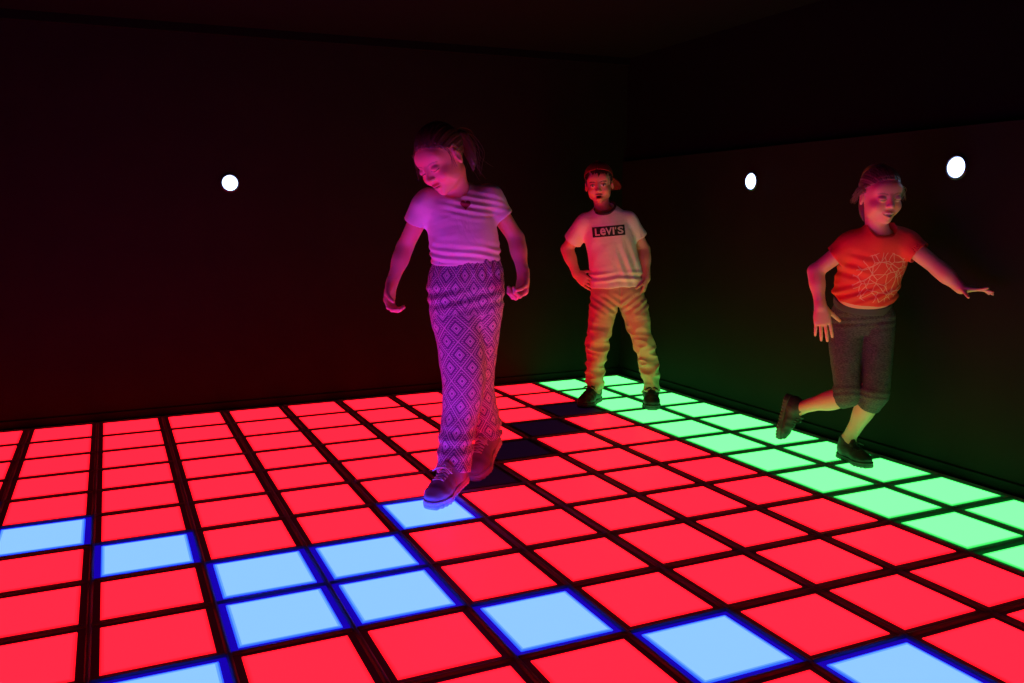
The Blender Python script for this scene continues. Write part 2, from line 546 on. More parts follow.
def drape(V2, T, bvh, org, ex, ez, off):
    """project flat shape (u along ex, v along ez) from in front onto cloth"""
    org, ex, ez = A(org, float), unit(ex), unit(ez); out = []
    dirv = np.cross(ez, ex); dirv = -dirv if dirv[1] < 0 else dirv          # travel away from the viewer side (+y)
    for u, v in V2:
        p = org + ex * u + ez * v
        hit = bvh.ray_cast(Vector(p - dirv * .3), Vector(dirv))
        q = A(hit[0]) if hit[0] is not None else p
        out.append(q - dirv * off)
    V = A(out)
    a, b, c = (V[[t[i] for t in T]] for i in range(3))
    nrm = np.cross(b - a, c - a).sum(0)
    if nrm @ dirv > 0: T = [t[::-1] for t in T]
    return raw_mesh('print', V, T)

def text_shape(txt, size):
    cu = bpy.data.curves.new('lettering', 'FONT'); cu.body = txt; cu.size = size; cu.resolution_u = 3
    cu.align_x = 'CENTER'; cu.align_y = 'CENTER'; cu.offset = size * .028
    o = bpy.data.objects.new('lettering', cu); COL.objects.link(o)
    bpy.context.view_layer.update()
    me = bpy.data.meshes.new_from_object(o.evaluated_get(bpy.context.evaluated_depsgraph_get()))
    V = A([v.co[:2] for v in me.vertices]); T = [tuple(p.vertices) for p in me.polygons]
    bpy.data.objects.remove(o); bpy.data.curves.remove(cu); bpy.data.meshes.remove(me)
    return V, T

def bvh_of(V, Q): return BVHTree.FromPolygons(A(V).tolist(), A(Q).tolist())

# =================================================================== MATERIALS
M = {}
M['red'] = glow('red_light_panel', (3.9, .024, .062))
M['blue'] = glow('blue_light_panel', (.28, .60, 11.0))
M['green'] = glow('green_light_panel', (.28, 2.5, .46))
M['off'] = glow('off_panel_faint_glow', (.0055, .0008, .0085))  # switched-off panel; its dim violet tone is painted in as emission
M['edge_red'] = glow('red_edge_falloff', (1.9, .010, .028))  # outer bands: glow falloff towards the panel edge, stepped in as dimmer emission
M['edge_blue'] = glow('blue_edge_falloff', (.04, .17, 3.0))
M['edge_green'] = glow('green_edge_falloff', (.05, .95, .13))
M['mid_red'] = glow('red_border_falloff', (3.0, .018, .048))  # inner bands: first step of the same painted glow falloff
M['mid_blue'] = glow('blue_border_falloff', (.13, .38, 7.0))
M['mid_green'] = glow('green_border_falloff', (.14, 1.8, .28))
M['mid_off'] = M['off']
M['edge_off'] = mat('unlit_panel_edge', (.12, .10, .14), .5)
M['rim_red'] = glow('red_rim_leak_glow', (.012, .0, .0008))  # rims emit faintly: panel light leaking into the gaps, put in as emission
M['rim_blue'] = glow('blue_rim_leak_glow', (.008, .0, .42))
M['rim_green'] = glow('green_rim_leak_glow', (.0, .055, .006))
M['rim_off'] = mat('unlit_panel_rim', (.012, .011, .012), .5)
M['rail'] = mat('dark_metal_rail', (.36, .32, .36), .5, .1)
M['floor'] = mat('black_floor_base', (.01, .01, .01), .8)
def wall_mat(name, c, r):
    m = mat(name, c, r, spec=.12)
    N, L, b = nodes(m)
    tc = N.new('ShaderNodeTexCoord'); n = N.new('ShaderNodeTexNoise'); n.inputs['Scale'].default_value = 5; n.inputs['Detail'].default_value = 6
    L.new(tc.outputs['Object'], n.inputs['Vector'])
    rp = N.new('ShaderNodeValToRGB'); rp.color_ramp.elements[0].position = .3; rp.color_ramp.elements[1].position = .75
    rp.color_ramp.elements[0].color = (*[v * .85 for v in c], 1); rp.color_ramp.elements[1].color = (*[v * 1.15 for v in c], 1)
    L.new(n.outputs['Fac'], rp.inputs['Fac']); L.new(rp.outputs['Color'], b.inputs['Base Color'])
    return m
M['wall'] = wall_mat('black_painted_wall', (.0078, .0066, .0045), .7)
M['cloth_black'] = wall_mat('matt_black_upper_wall', (.0012, .0012, .0012), .95)
M['ceiling'] = wall_mat('black_ceiling', (.0014, .0013, .0013), .95)
M['skirt'] = mat('black_skirting', (.0025, .0025, .0025), .7, spec=.2)
M['lamp_glow'] = glow('white_lamp_lens', (2.8, 4.2, 7.0))
M['lamp_ring'] = mat('black_lamp_bezel', (.02, .02, .03), .3)
M['skin'] = attr_color(mat('skin', rough=.5, spec=.35))
M['hair_dark_blonde'] = mat('dark_blonde_hair', (.10, .062, .035), .45)
M['hair_brown'] = mat('brown_hair', (.055, .030, .018), .45)
M['hair_blonde'] = mat('blonde_hair', (.20, .13, .07), .42)
for k in ('hair_dark_blonde', 'hair_brown', 'hair_blonde'):
    N, L, b = nodes(M[k]); b.inputs['Anisotropic'].default_value = .4
M['tee_white'] = weave(mat('white_cotton', (.72, .70, .72), .85, spec=.2), 700, .12, 14)
M['tee_white_boy'] = weave(mat('white_jersey', (.80, .76, .75), .85, spec=.2), 700, .12, 16)
M['khaki'] = weave(mat('pale_khaki_twill', (.56, .38, .26), .85, spec=.2), 600, .15, 22)
M['heart'] = mat('dark_red_print', (.22, .012, .03), .8)
M['print_dark'] = mat('black_green_print', (.012, .022, .018), .8)
M['print_light'] = mat('pale_print', (.62, .58, .56), .8)
M['collar_dark'] = weave(mat('dark_rib_collar', (.05, .025, .03), .85), 500, .2)
M['cap_red'] = weave(mat('red_cap_twill', (.22, .010, .014), .85), 500, .2)
M['black_rubber'] = mat('dark_shoe', (.030, .022, .024), .55)
M['black_mesh'] = weave(mat('black_shoe_mesh', (.026, .024, .028), .6), 350, .5)
M['dark_sole'] = mat('dark_sole', (.05, .045, .045), .6)
M['pale_sole'] = mat('pale_sole', (.55, .52, .50), .55)
M['mauve_shoe'] = weave(mat('grey_mauve_suede', (.23, .17, .24), .8), 350, .3)
M['grey_sole'] = mat('grey_lilac_sole', (.42, .38, .46), .6)
M['pale_lace'] = mat('pale_lace', (.62, .58, .64), .8)
M['black_lace'] = mat('black_lace', (.02, .02, .02), .7)
M['waistband'] = weave(mat('charcoal_waistband', (.075, .075, .085), .85), 500, .2)

# patterned trousers: concentric diamonds on lilac
m = mat('diamond_print_cotton', rough=.85, spec=.2); N, L, b = nodes(m)
at = N.new('ShaderNodeAttribute'); at.attribute_name = 'cloth_uv'
sp = N.new('ShaderNodeSeparateXYZ'); L.new(at.outputs['Vector'], sp.inputs[0])
mn = lambda *a: mnode(N, L, *a)
U_ = mn('MULTIPLY', sp.outputs[0], 1 / .078); V_ = mn('MULTIPLY', sp.outputs[1], 1 / .100)
p_ = mn('ADD', U_, V_); q_ = mn('SUBTRACT', U_, V_)
fp = mn('ABSOLUTE', mn('SUBTRACT', mn('FRACT', p_), .5)); fq = mn('ABSOLUTE', mn('SUBTRACT', mn('FRACT', q_), .5))
dd = mn('MULTIPLY', mn('MAXIMUM', fp, fq), 2.0)
rp = N.new('ShaderNodeValToRGB'); rp.color_ramp.interpolation = 'CONSTANT'
light, dark, mid = (.64, .54, .70, 1), (.13, .065, .22, 1), (.34, .22, .44, 1)
stops = [(0, dark), (.13, light), (.26, mid), (.36, light), (.44, dark), (.60, mid), (.70, light), (.80, dark), (.90, mid), (.95, light)]
el = rp.color_ramp.elements
el[0].position, el[0].color = stops[0]; el[1].position, el[1].color = stops[-1]
for s_ in stops[1:-1]:
    e = el.new(s_[0]); e.color = s_[1]
L.new(dd, rp.inputs['Fac'])
# thin hatching inside the ground between diamonds
hx = mn('LESS_THAN', mn('FRACT', mn('MULTIPLY', V_, 14.0)), .35)
hm = mn('MULTIPLY', hx, mn('MULTIPLY', mn('GREATER_THAN', dd, .60), mn('LESS_THAN', dd, .80)))
mx = N.new('ShaderNodeMix'); mx.data_type = 'RGBA'
L.new(hm, mx.inputs[0]); L.new(rp.outputs['Color'], mx.inputs[6]); mx.inputs[7].default_value = (.16, .09, .24, 1)
L.new(mx.outputs[2], b.inputs['Base Color'])
M['diamond'] = weave(m, 600, .12, 18)

# coral tee with a scribbled web of pale lines on the chest
m = mat('coral_cotton', rough=.85, spec=.2); N, L, b = nodes(m)
mn = lambda *a: mnode(N, L, *a)
at = N.new('ShaderNodeAttribute'); at.attribute_name = 'cloth_uv'
sp = N.new('ShaderNodeSeparateXYZ'); L.new(at.outputs['Vector'], sp.inputs[0])
def web(scale, w, seed):
    mp = N.new('ShaderNodeMapping'); mp.inputs['Location'].default_value = (seed, seed * .7, 0); L.new(at.outputs['Vector'], mp.inputs['Vector'])
    ns = N.new('ShaderNodeTexNoise'); ns.inputs['Scale'].default_value = 9; L.new(mp.outputs[0], ns.inputs['Vector'])
    va = N.new('ShaderNodeVectorMath'); va.operation = 'MULTIPLY_ADD'; va.inputs[1].default_value = (.05, .05, 0)
    L.new(ns.outputs['Color'], va.inputs[0]); L.new(mp.outputs[0], va.inputs[2])
    vo = N.new('ShaderNodeTexVoronoi'); vo.voronoi_dimensions = '2D'; vo.feature = 'DISTANCE_TO_EDGE'; vo.inputs['Scale'].default_value = scale
    L.new(va.outputs[0], vo.inputs['Vector'])
    return mn('LESS_THAN', vo.outputs['Distance'], w)
ln = mn('MAXIMUM', mn('MAXIMUM', web(19, .026, 0.0), web(12, .017, 3.7)), web(15, .020, 7.3))
rx_ = mn('DIVIDE', sp.outputs[0], .105); rz_ = mn('DIVIDE', sp.outputs[1], .105)
ins = mn('LESS_THAN', mn('ADD', mn('POWER', mn('ABSOLUTE', rx_), 2.4), mn('POWER', mn('ABSOLUTE', rz_), 2.4)), 1.0)
fac = mn('MULTIPLY', ln, ins)
mx = N.new('ShaderNodeMix'); mx.data_type = 'RGBA'
L.new(mn('MULTIPLY', fac, .6), mx.inputs[0]); mx.inputs[6].default_value = (.76, .055, .048, 1); mx.inputs[7].default_value = (.78, .52, .40, 1)
L.new(mx.outputs[2], b.inputs['Base Color'])
M['coral'] = weave(m, 700, .12, 15)

# heathered grey leggings
m = mat('heather_grey_jersey', rough=.85, spec=.2); N, L, b = nodes(m)
tc = N.new('ShaderNodeTexCoord'); mp = N.new('ShaderNodeMapping'); mp.inputs['Scale'].default_value = (1, 1, 4); L.new(tc.outputs['Object'], mp.inputs['Vector'])
n1 = N.new('ShaderNodeTexNoise'); n1.inputs['Scale'].default_value = 120; n1.inputs['Detail'].default_value = 3; L.new(mp.outputs[0], n1.inputs['Vector'])
rp = N.new('ShaderNodeValToRGB'); rp.color_ramp.elements[0].position = .35; rp.color_ramp.elements[1].position = .68
rp.color_ramp.elements[0].color = (.036, .035, .042, 1); rp.color_ramp.elements[1].color = (.115, .11, .125, 1)
L.new(n1.outputs['Fac'], rp.inputs['Fac']); L.new(rp.outputs['Color'], b.inputs['Base Color'])
M['heather'] = weave(m, 700, .15, 20)

# =================================================================== ROOM
P = .32                                  # tile pitch
WX = 11.10 * P                           # right wall
XL = -4.0 * P                            # left wall
YB = .10 * P                             # back wall face
YF = -18 * P
ZC = 2.075; ZR = 1.418                   # ceiling; top of the painted part of the right wall
def struct(name, mb, m): o = mb.build(name, m); o['kind'] = 'structure'; return o
struct('floor', MB().box(XL - .1, WX + .1, YF, YB + .1, -.08, -.014), M['floor'])
struct('wall_back', MB().box(XL - .1, WX + .1, YB, YB + .1, -.014, ZC), M['wall'])
struct('wall_right', MB().box(WX, WX + .1, YF, YB, -.014, ZR), M['wall'])
struct('wall_right_upper', MB().box(WX + .03, WX + .1, YF, YB, ZR, ZC), M['cloth_black'])
struct('wall_left', MB().box(XL - .1, XL, YF, YB, -.014, ZC), M['wall'])
struct('ceiling', MB().box(XL - .1, WX + .1, YF, YB + .1, ZC, ZC + .08), M['ceiling'])
struct('trim_1', MB().box(XL, WX + .03, YB - .03, YB, ZC - .045, ZC, 0), M['ceiling'])
struct('baseboard_back', MB().box(XL, WX, YB - .010, YB, -.014, .045, .003), M['skirt'])
struct('baseboard_right', MB().box(WX - .010, WX, YF, YB - .010, -.014, .045, .003), M['skirt'])

# ---- camera
RC = A([[0.9099500841353007, -0.41468584431019034, -0.005147320750047056], [0.06414135082889545, 0.12846216994309953, 0.9896379934134273], [-0.4097276308671455, -0.9008513314760956, 0.14349267257160334]])
CC = A([0.432973163242798, -5.0482187670316785, 1.0814367362637598]); FL = 880.653
cam = bpy.data.cameras.new('camera'); co = bpy.data.objects.new('camera', cam); COL.objects.link(co)
mw = Matrix.Identity(4)
for i in range(3):
    for j in range(3): mw[i][j] = RC[j][i]
    mw[i][3] = CC[i]
co.matrix_world = mw
cam.sensor_width = 36; cam.lens = 36 * FL / 1024; cam.clip_start = .05
sc.camera = co

# ---- floor tiles
def in_view(x, y, mx, my):
    c = RC @ (A([x, y, 0]) - CC)
    if c[2] > -.05: return False
    u = 512 + FL * c[0] / -c[2]; v = 341.5 - FL * c[1] / -c[2]
    return -mx < u < 1024 + mx and -my < v < 683 + my
BLUE = {(-1, 5), (0, 6), (1, 7), (2, 8), (3, 8), (2, 9), (3, 9), (1, 10), (4, 10), (5, 11), (6, 12), (4, 7), (0, 11), (7, 13)}
OFF = {(5, 6), (6, 5), (7, 4), (8, 3)}
ps = .2655; hg = ps / 2; ho = .1525; bw = .0038; bw2 = .0095
pb = MB().box(-hg, hg, -hg, hg, -.010, 0, .0012)
pv, pf = pb.v[:], pb.f[:]
qi = hg - .0012; qj = hg - bw
qk = hg - bw2
for e_ in (qj, qk): pv += [(-e_, -e_, 0), (e_, -e_, 0), (e_, e_, 0), (-e_, e_, 0)]
pf = pf[:-1] + [(b + i, b + (i + 1) % 4, b + 4 + (i + 1) % 4, b + 4 + i) for b in (8, 12) for i in range(4)] + [(16, 17, 18, 19)]
panel_me = raw_mesh('light_panel', A(pv), pf, False)
rb = MB()
for sx in ((-ho, -hg - .0005, -ho, ho), (hg + .0005, ho, -ho, ho), (-hg - .0005, hg + .0005, -ho, -hg - .0005), (-hg - .0005, hg + .0005, hg + .0005, ho)):
    rb.box(*sx, -.010, -.0025, .0005)
rim_me = raw_mesh('rim', A(rb.v), rb.f, False)
panel_of = {}; rim_of = {}
for k in ('red', 'blue', 'green', 'off'):
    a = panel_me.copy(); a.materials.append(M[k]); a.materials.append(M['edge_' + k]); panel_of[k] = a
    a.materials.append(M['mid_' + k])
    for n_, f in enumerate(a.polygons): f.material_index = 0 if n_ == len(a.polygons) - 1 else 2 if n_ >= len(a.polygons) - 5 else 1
    a = rim_me.copy(); a.materials.append(M['rim_' + k]); rim_of[k] = a
ORD = ['first', 'second', 'third', 'fourth', 'fifth', 'sixth', 'seventh', 'eighth', 'ninth', 'tenth', 'eleventh', 'twelfth', 'thirteenth', 'fourteenth', 'fifteenth', 'sixteenth']
cols = set(); rows = set(); ntile = 0
for row in range(1, 15):
    for col in range(-3, 11):
        x, y = (col + .5) * P, -(row - .5) * P
        if not in_view(x, y, 240, 190): continue
        cols.add(col); rows.add(row)
        if col >= 9: kind, word = 'green', 'green glowing'
        elif (col, row) in OFF: kind, word = 'off', 'dark unlit'
        elif (col, row) in BLUE: kind, word = 'blue', 'blue glowing'
        else: kind, word = 'red', 'red glowing'
        if col == 10: where = 'column along the right wall'
        elif col == 9: where = 'column beside the red tiles'
        else: where = ORD[8 - col] + ' column from green strip'
        lab = '%s floor tile, %s row from back wall, %s' % (word, ORD[row - 1], where)
        if (col, row) == (4, 7): lab = "blue glowing floor tile under the front shoe of the girl in patterned trousers"
        t = empty('light_tile', (x, y, 0))
        tag(t, lab, 'floor tile', {'red': 'red glowing floor tiles', 'blue': 'blue glowing floor tiles', 'green': 'green glowing floor tiles along the right wall', 'off': 'unlit floor tiles'}[kind])
        for nm, me in (('light_panel', panel_of[kind]), ('rim', rim_of[kind])):
            link(bpy.data.objects.new(nm, me), t)
# metal rails between the tiles, one grid
g = MB()
def rail(x0, x1, y0, y1, along):
    """low rail with a rounded back"""
    pr = [(0, -.014), (0, -.0022), (.10, .0010), (.28, .0034), (.50, .0042), (.72, .0034), (.90, .0010), (1, -.0022), (1, -.014)]
    n = len(pr)
    if along == 'y': vs = [(x0 + (x1 - x0) * a, y, z) for y in (y0, y1) for a, z in pr]
    else: vs = [(x, y1 - (y1 - y0) * a, z) for x in (x0, x1) for a, z in pr]
    g.add(vs, [(i, i + 1, n + i + 1, n + i)[::-1] for i in range(n - 1)] + [tuple(range(n))[::-1], tuple(range(n, 2 * n))])
rw = .0075
X0, X1 = min(cols) * P, 11 * P; Y1, Y0 = 0.0, -max(rows) * P
for c in range(min(cols), 12): rail(c * P - rw, c * P + rw, Y0, Y1, 'y')
for r in range(0, max(rows) + 1):
    for c in range(min(cols), 11): rail(c * P + rw, (c + 1) * P - rw, -r * P - rw, -r * P + rw, 'x')
struct('trim_2', g, M['rail'])

# ---- wall lamps
def wall_lamp(loc, rot, label):
    t = empty('wall_lamp', loc); t.rotation_euler = rot
    tag(t, label, 'lamp', 'round white lamps on the walls')
    MB().lathe([(.051, 0), (.051, .006), (.047, .011), (.0435, .011), (.041, .007), (.041, .002)], 48).build('bezel', M['lamp_ring'], t, smooth=True)
    MB().lathe([(.0400, .003)] + [(.0400 * math.cos(a), .004 + .018 * math.sin(a)) for a in np.linspace(0, 1.45, 9)], 48).build('lens', M['lamp_glow'], t, smooth=True)
hp = math.pi / 2
wall_lamp((3.303 * P, YB, 1.256), (hp, 0, 0), 'small round white lamp on the back wall')
wall_lamp((WX, -3.96 * P, 1.245), (0, -hp, 0), 'small round white lamp on right wall, nearer the corner')
wall_lamp((WX, -7.86 * P, 1.257), (0, -hp, 0), 'small round white lamp on right wall, behind the girl in coral')

# =================================================================== PEOPLE
RZ = math.radians(-24.4643)
LIP = (.60, .21, .19)
def person(loc, label):
    t = empty('person', loc, RZ); tag(t, label, 'person', 'children playing on the light floor'); return t
def finish(name, F, m, parent, it=2, uv=None, extra=None):
    V, Q = F.mesh(); V = relax(V, Q, it)
    me = raw_mesh(name, V, Q)
    if uv is not None: set_uv(me, uv(V))
    o = obj(name, me, m, parent)
    return o, V, Q
def body_mesh(F, head, t, skin, brow, iris=(.05, .035, .03)):
    V, Q = F.mesh(); V = relax(V, Q, 1)
    rgb = np.tile(A(skin, float), (len(V), 1))
    head.paint(V, rgb, LIP, brow, iris)
    me = raw_mesh('body', V, Q); set_color(me, rgb)
    return obj('body', me, M['skin'], t)
def lerp(a, b, t): return A(a, float) + (A(b, float) - A(a, float)) * t
def leg_uv(V, legs, split):
    """cloth coordinates wrapped round the nearer leg: u = girth, v = height"""
    u = np.zeros(len(V)); 
    best = np.full(len(V), 9.0)
    for k, st in enumerate(legs):
        S = catmull(st, 6)
        zz = S[::-1, 2]; cx = np.interp(V[:, 2], zz, S[::-1, 0]); cy = np.interp(V[:, 2], zz, S[::-1, 1]); r = np.interp(V[:, 2], zz, (S[::-1, 3]))
        d = np.hypot(V[:, 0] - cx, V[:, 1] - cy) - r
        ang = np.arctan2(V[:, 0] - cx, -(V[:, 1] - cy))
        uu = ang * .085 + k * .023
        m = d < best; best[m] = d[m]; u[m] = uu[m]
    top = V[:, 2] > split
    u[top] = (np.arctan2(V[:, 0] - .007, -(V[:, 1] - .118)) * .135)[top]
    return np.stack([u, V[:, 2]], 1)
def hair_shell(F, head, c, r, line, amp=.0014, freq=58, seed=1):
    F.add(head.E(c, r), .004)
    def keep(x, y, z):
        P = np.stack(np.broadcast_arrays(x, y, z), -1).reshape(-1, 3).astype(float)
        q = head.local(P)
        return (line(q) - q[:, 2]).reshape(np.broadcast_shapes(x.shape, y.shape, z.shape)) * head.s
    F.clip(keep, .006)
    def strands(Pn):
        q = head.local(Pn); th = np.arctan2(q[:, 0], q[:, 2] - .0)
        return amp * (np.sin(th * freq + 2.2 * wob(q, 30, seed)) + .7 * np.sin(th * freq * .43 + 3 * wob(q, 18, seed + 1)))
    F.disp(strands)
def locks(name, m, parent, curves, r=.0016):
    mb = MB()
    for c in curves:
        c = catmull(c, 4); n = len(c)
        mb.tube(c, [r * (1 - .75 * i / (n - 1)) for i in range(n)], 5)
    return mb.build(name, m, parent, smooth=True)
def shirt_holes(F, neck, nr, sleeves, hem):
    F.sub(neck, .004)
    for s_ in sleeves: F.sub(s_, .003)
    F.sub(hem, .003)

# ------------------------------------------------------------------ girl in patterned trousers
t1 = person((1.6487, -1.9291, 0), 'girl in white t-shirt and patterned trousers walking, looking down at the floor')
sA, sB = (-.146, .082, 1.118), (.108, .118, 1.131)
eA, eB = (-.232, .118, .955), (.203, .140, .985)
wA, wB = (-.281, .062, .812), (.230, .078, .848)
H1 = Head((-.080, .010, 1.285), (-.52, -.70, -.54), (-.24, 0, 1), 1.10, 'closed', 'shut')
tor1 = [(.004, .12, .74, .100, .075), (.008, .118, .78, .122, .088), (.006, .11, .90, .104, .078), (-.012, .10, 1.03, .118, .084), (-.020, .098, 1.10, .112, .072), (-.023, .096, 1.148, .070, .052)]
F = Field((-.40, -.30, -.01), (.34, .46, 1.46), .0032)
F.add(Loft(tor1, side=(1, .12, 0), n=3, flat=(False, False)), .01)
F.add(Cone((-.022, .095, 1.12), H1.w((0, -.030, -.062)), .047, .043), .03)
for s_, e_, w_ in ((sA, eA, wA), (sB, eB, wB)):
    F.add(Cone((-.022, .097, 1.118), s_, .050, .040), .03)
    limb(F, s_, e_, w_, .038, .031, .0225, .98, (0, -.3, 0))
H1.build(F)
build_hand(F, wA, (-.12, -.30, -.95), (.85, -.35, 0), 1, .93, (.62, .75, .80, .80), .04, .7, .50)
build_hand(F, wB, (-.10, -.30, -.95), (-.80, -.60, 0), -1, 1.0, (1.0, 1.05, 1.1, 1.1), .02, 1.1, .40)
F.add(Cone((-.045, .11, .75), (-.010, .05, .43), .075, .052), .03); F.add(Cone((-.010, .05, .43), (-.036, -.020, .13), .048, .030), .02)
F.add(Cone((.068, .13, .75), (.045, .17, .41), .075, .052), .03); F.add(Cone((.045, .17, .41), (.080, .26, .16), .050, .032), .02)
F.add(Cone((-.036, -.020, .13), (-.076, -.10, .050), .027, .019), .02); F.add(Cone((.080, .26, .16), (.066, .22, .10), .030, .022), .02)
body_mesh(F, H1, t1, (.70, .33, .26), (.40, .22, .16))

F = Field((-.34, -.08, .84), (.30, .30, 1.24), .0036)
tee1 = [(.004, .112, .895, .132, .104), (.002, .108, .94, .136, .106), (-.008, .103, 1.02, .134, .102), (-.018, .099, 1.09, .128, .088), (-.022, .097, 1.135, .090, .066), (-.023, .096, 1.158, .062, .052)]
F.add(Loft(tee1, side=(1, .12, 0), n=4, flat=(True, False)), .004)
slv = []
for s_, e_, k in ((sA, eA, .43), (sB, eB, .42)):
    F.add(Cone((-.022, .097, 1.118), s_, .058, .049), .03)
    F.add(Loft([(*lerp(s_, e_, -.12), .045, .047), (*lerp(s_, e_, .25), .047, .049), (*lerp(s_, e_, k), .047, .050)], n=3, flat=(False, True)), .025)
    slv.append(Loft([(*lerp(s_, e_, k - .14), .042, .045), (*lerp(s_, e_, k + .1), .043, .046)], n=1))
def f1(Pn):
    d = .0042 * wob(Pn, 34, 3, stretch=(.8, .8, 1.3)) + .0016 * wob(Pn, 95, 4)
    # folds pulled across from the neck to her left armpit
    w_ = np.exp(-((Pn[:, 2] - 1.115) / .045) ** 2 - ((Pn[:, 0] - .04) / .09) ** 2)
    d += .0036 * w_ * np.sin((Pn[:, 2] + .25 * Pn[:, 0]) * 235 + 1.6 * wob(Pn, 22, 9))
    w_ = np.exp(-((Pn[:, 2] - .93) / .035) ** 2)
    d += .0038 * w_ * np.sin((Pn[:, 2] + .22 * Pn[:, 0]) * 190 + wob(Pn, 24, 8) * 3.2)
    return d
F.disp(f1)
shirt_holes(F, Loft([(-.025, .086, 1.146, .050, .050), (-.034, .055, 1.21, .060, .068)], n=1), .05, slv, Loft([(.004, .112, .88, .125, .097), (.004, .111, .905, .127, .099)], side=(1, .12, 0), n=1))
tee, V, Q = finish('t_shirt', F, M['tee_white'], t1)
bv = bvh_of(V, Q)
th = np.linspace(0, 2 * math.pi, 40)[:-1]
hv = [(0, 0)] + [(.00125 * 16 * math.sin(a) ** 3, .00125 * (13 * math.cos(a) - 5 * math.cos(2 * a) - 2 * math.cos(3 * a) - math.cos(4 * a))) for a in th]
V2, T2 = tri_subdivide(hv, [(0, i, i % 39 + 1) for i in range(1, 40)], .006)
obj('heart_print', drape(V2, T2, bv, (.004, .1, 1.117), (1, .1, 0), (0, 0, 1), .0012), M['heart'], tee)['label'] = 'small dark red heart print'

legA = [(-.040, .112, .80, .108, .108), (-.034, .10, .70, .106, .108), (-.020, .078, .595, .095, .100), (-.006, .052, .43, .085, .090), (-.022, .042, .30, .074, .080), (-.037, .018, .205, .069, .079), (-.043, -.020, .084, .066, .084)]
legB = [(.052, .125, .80, .098, .106), (.050, .130, .70, .094, .104), (.044, .143, .58, .084, .096), (.032, .178, .40, .076, .085), (.058, .225, .27, .070, .078), (.084, .268, .168, .062, .070)]
F = Field((-.20, -.10, .08), (.24, .38, .96), .0038)
pel1 = [(.006, .110, .925, .122, .096), (.006, .111, .895, .120, .095), (.007, .114, .86, .138, .106), (.007, .118, .80, .148, .114), (.007, .12, .72, .140, .112)]
F.add(Loft(pel1, side=(1, .1, 0), n=3, flat=(True, False)), .01)
F.add(Loft(legA, n=3, flat=(False, True)), .02); F.add(Loft(legB, n=3, flat=(False, True)), .012)
def f2(Pn):
    z = Pn[:, 2]; th = np.arctan2(Pn[:, 0] - .007, -(Pn[:, 1] - .115))
    d = .0045 * wob(Pn, 26, 11, stretch=(1, 1, .7)) + .002 * wob(Pn, 70, 12)
    d += .0032 * (z > .895) * np.sin(th * 19 + wob(Pn, 20, 15)) + .0030 * np.exp(-((z - .86) / .03) ** 2) * np.sin(th * 22)
    d += .004 * np.exp(-((z - .76) / .05) ** 2) * np.sin((z - .25 * Pn[:, 0]) * 130)
    d += .004 * np.exp(-((z - .20) / .08) ** 2) * np.sin(z * 120 + wob(Pn, 18, 13) * 2)
    return d
F.disp(f2)
F.sub(Loft([(.006, .11, .915, .112, .087), (.006, .11, .94, .113, .088)], n=1), .003)
F.sub(Loft([(-.042, -.012, .118, .059, .077), (-.044, -.024, .05, .060, .078)], n=1), .003)
F.sub(Loft([(.078, .258, .190, .056, .064), (.092, .280, .14, .057, .065)], n=1), .003)
finish('trousers', F, M['diamond'], t1, uv=lambda V: leg_uv(V, (legA, legB), .70))

F = Field((-.26, -.16, 1.14), (.16, .26, 1.46), .0032)
hair_shell(F, H1, (0, -.020, .030), (.0765, .092, .084), lambda q: np.where(q[:, 1] > .0, .058 + .30 * (q[:, 1] - .02) - 5.0 * q[:, 0] ** 2, .030 - .085 * np.clip((-.012 - q[:, 1]) / .05, 0, 1)), seed=21)
b0 = H1.w((0, -.098, .028))
F.add(Cone(H1.w((0, -.080, .028)), b0, .030, .022), .015)
tail = [(*b0, .020, .020), (*(b0 + A([.030, .018, .006])), .026, .024), (*(b0 + A([.058, .020, -.026])), .025, .024), (*(b0 + A([.074, .015, -.075])), .018, .018), (*(b0 + A([.080, .010, -.115])), .006, .006)]
F.add(Loft(tail, n=3, flat=(False, False)), .01)
F.disp(lambda Pn: .0016 * np.sin((Pn[:, 0] * .9 + Pn[:, 2] * .5) * 420 + wob(Pn, 40, 5) * 2) * (np.linalg.norm(Pn - b0 - A([.04, .02, -.04]), axis=1) < .09))
hr1, V, Q = finish('hair', F, M['hair_dark_blonde'], t1, 1)
rs = np.random.RandomState(4); cv = []
for i in range(34):
    a = b0 + rs.normal(size=3) * .012; j = lambda s_: rs.normal(size=3) * s_
    cv.append([a, a + A([.035, .02, .012]) + j(.010), a + A([.068, .02, -.03]) + j(.014), a + A([.095, .012, -.09 - .04 * rs.rand()]) + j(.018)])
for i in range(14):
    q = -1 if i % 2 else 1
    a = H1.w((q * .070, .020 + .02 * rs.rand(), .045 + .02 * rs.rand()))
    cv.append([a, H1.w((q * (.082 + .01 * rs.rand()), .030, .02)), H1.w((q * (.080 + .02 * rs.rand()), .036 + .02 * rs.rand(), -.03))])
def scalp(H, x, deg, lift, c=(0, -.019, .029), r=(.0765, .092, .084)):
    w = math.sqrt(max(1 - (x / r[0]) ** 2, .02)); t = math.radians(deg)
    return H.w((x, c[1] + (r[1] * w + lift) * math.cos(t), c[2] + (r[2] * w + lift) * math.sin(t)))
for i in range(44):
    x0 = rs.uniform(-.060, .060); l = .002 + .007 * rs.rand() ** 2
    cv.append([scalp(H1, x0 * (1 - .45 * u), 36 + 134 * u, l * math.sin(math.pi * u)) for u in np.linspace(0, 1, 7)])
locks('loose_strands', M['hair_dark_blonde'], hr1, cv, .0011)

SH_g = shoe_mesh(.272)
add_shoe(t1, SH_g, (-.010, .022, .048), (-.42, -.89, -.168), (0, 0, 1), M['mauve_shoe'], M['grey_sole'], M['pale_lace'])
add_shoe(t1, SH_g, (.112, .335, .128), (-.33, -.82, -.44), (0, 0, 1), M['mauve_shoe'], M['grey_sole'], M['pale_lace'])

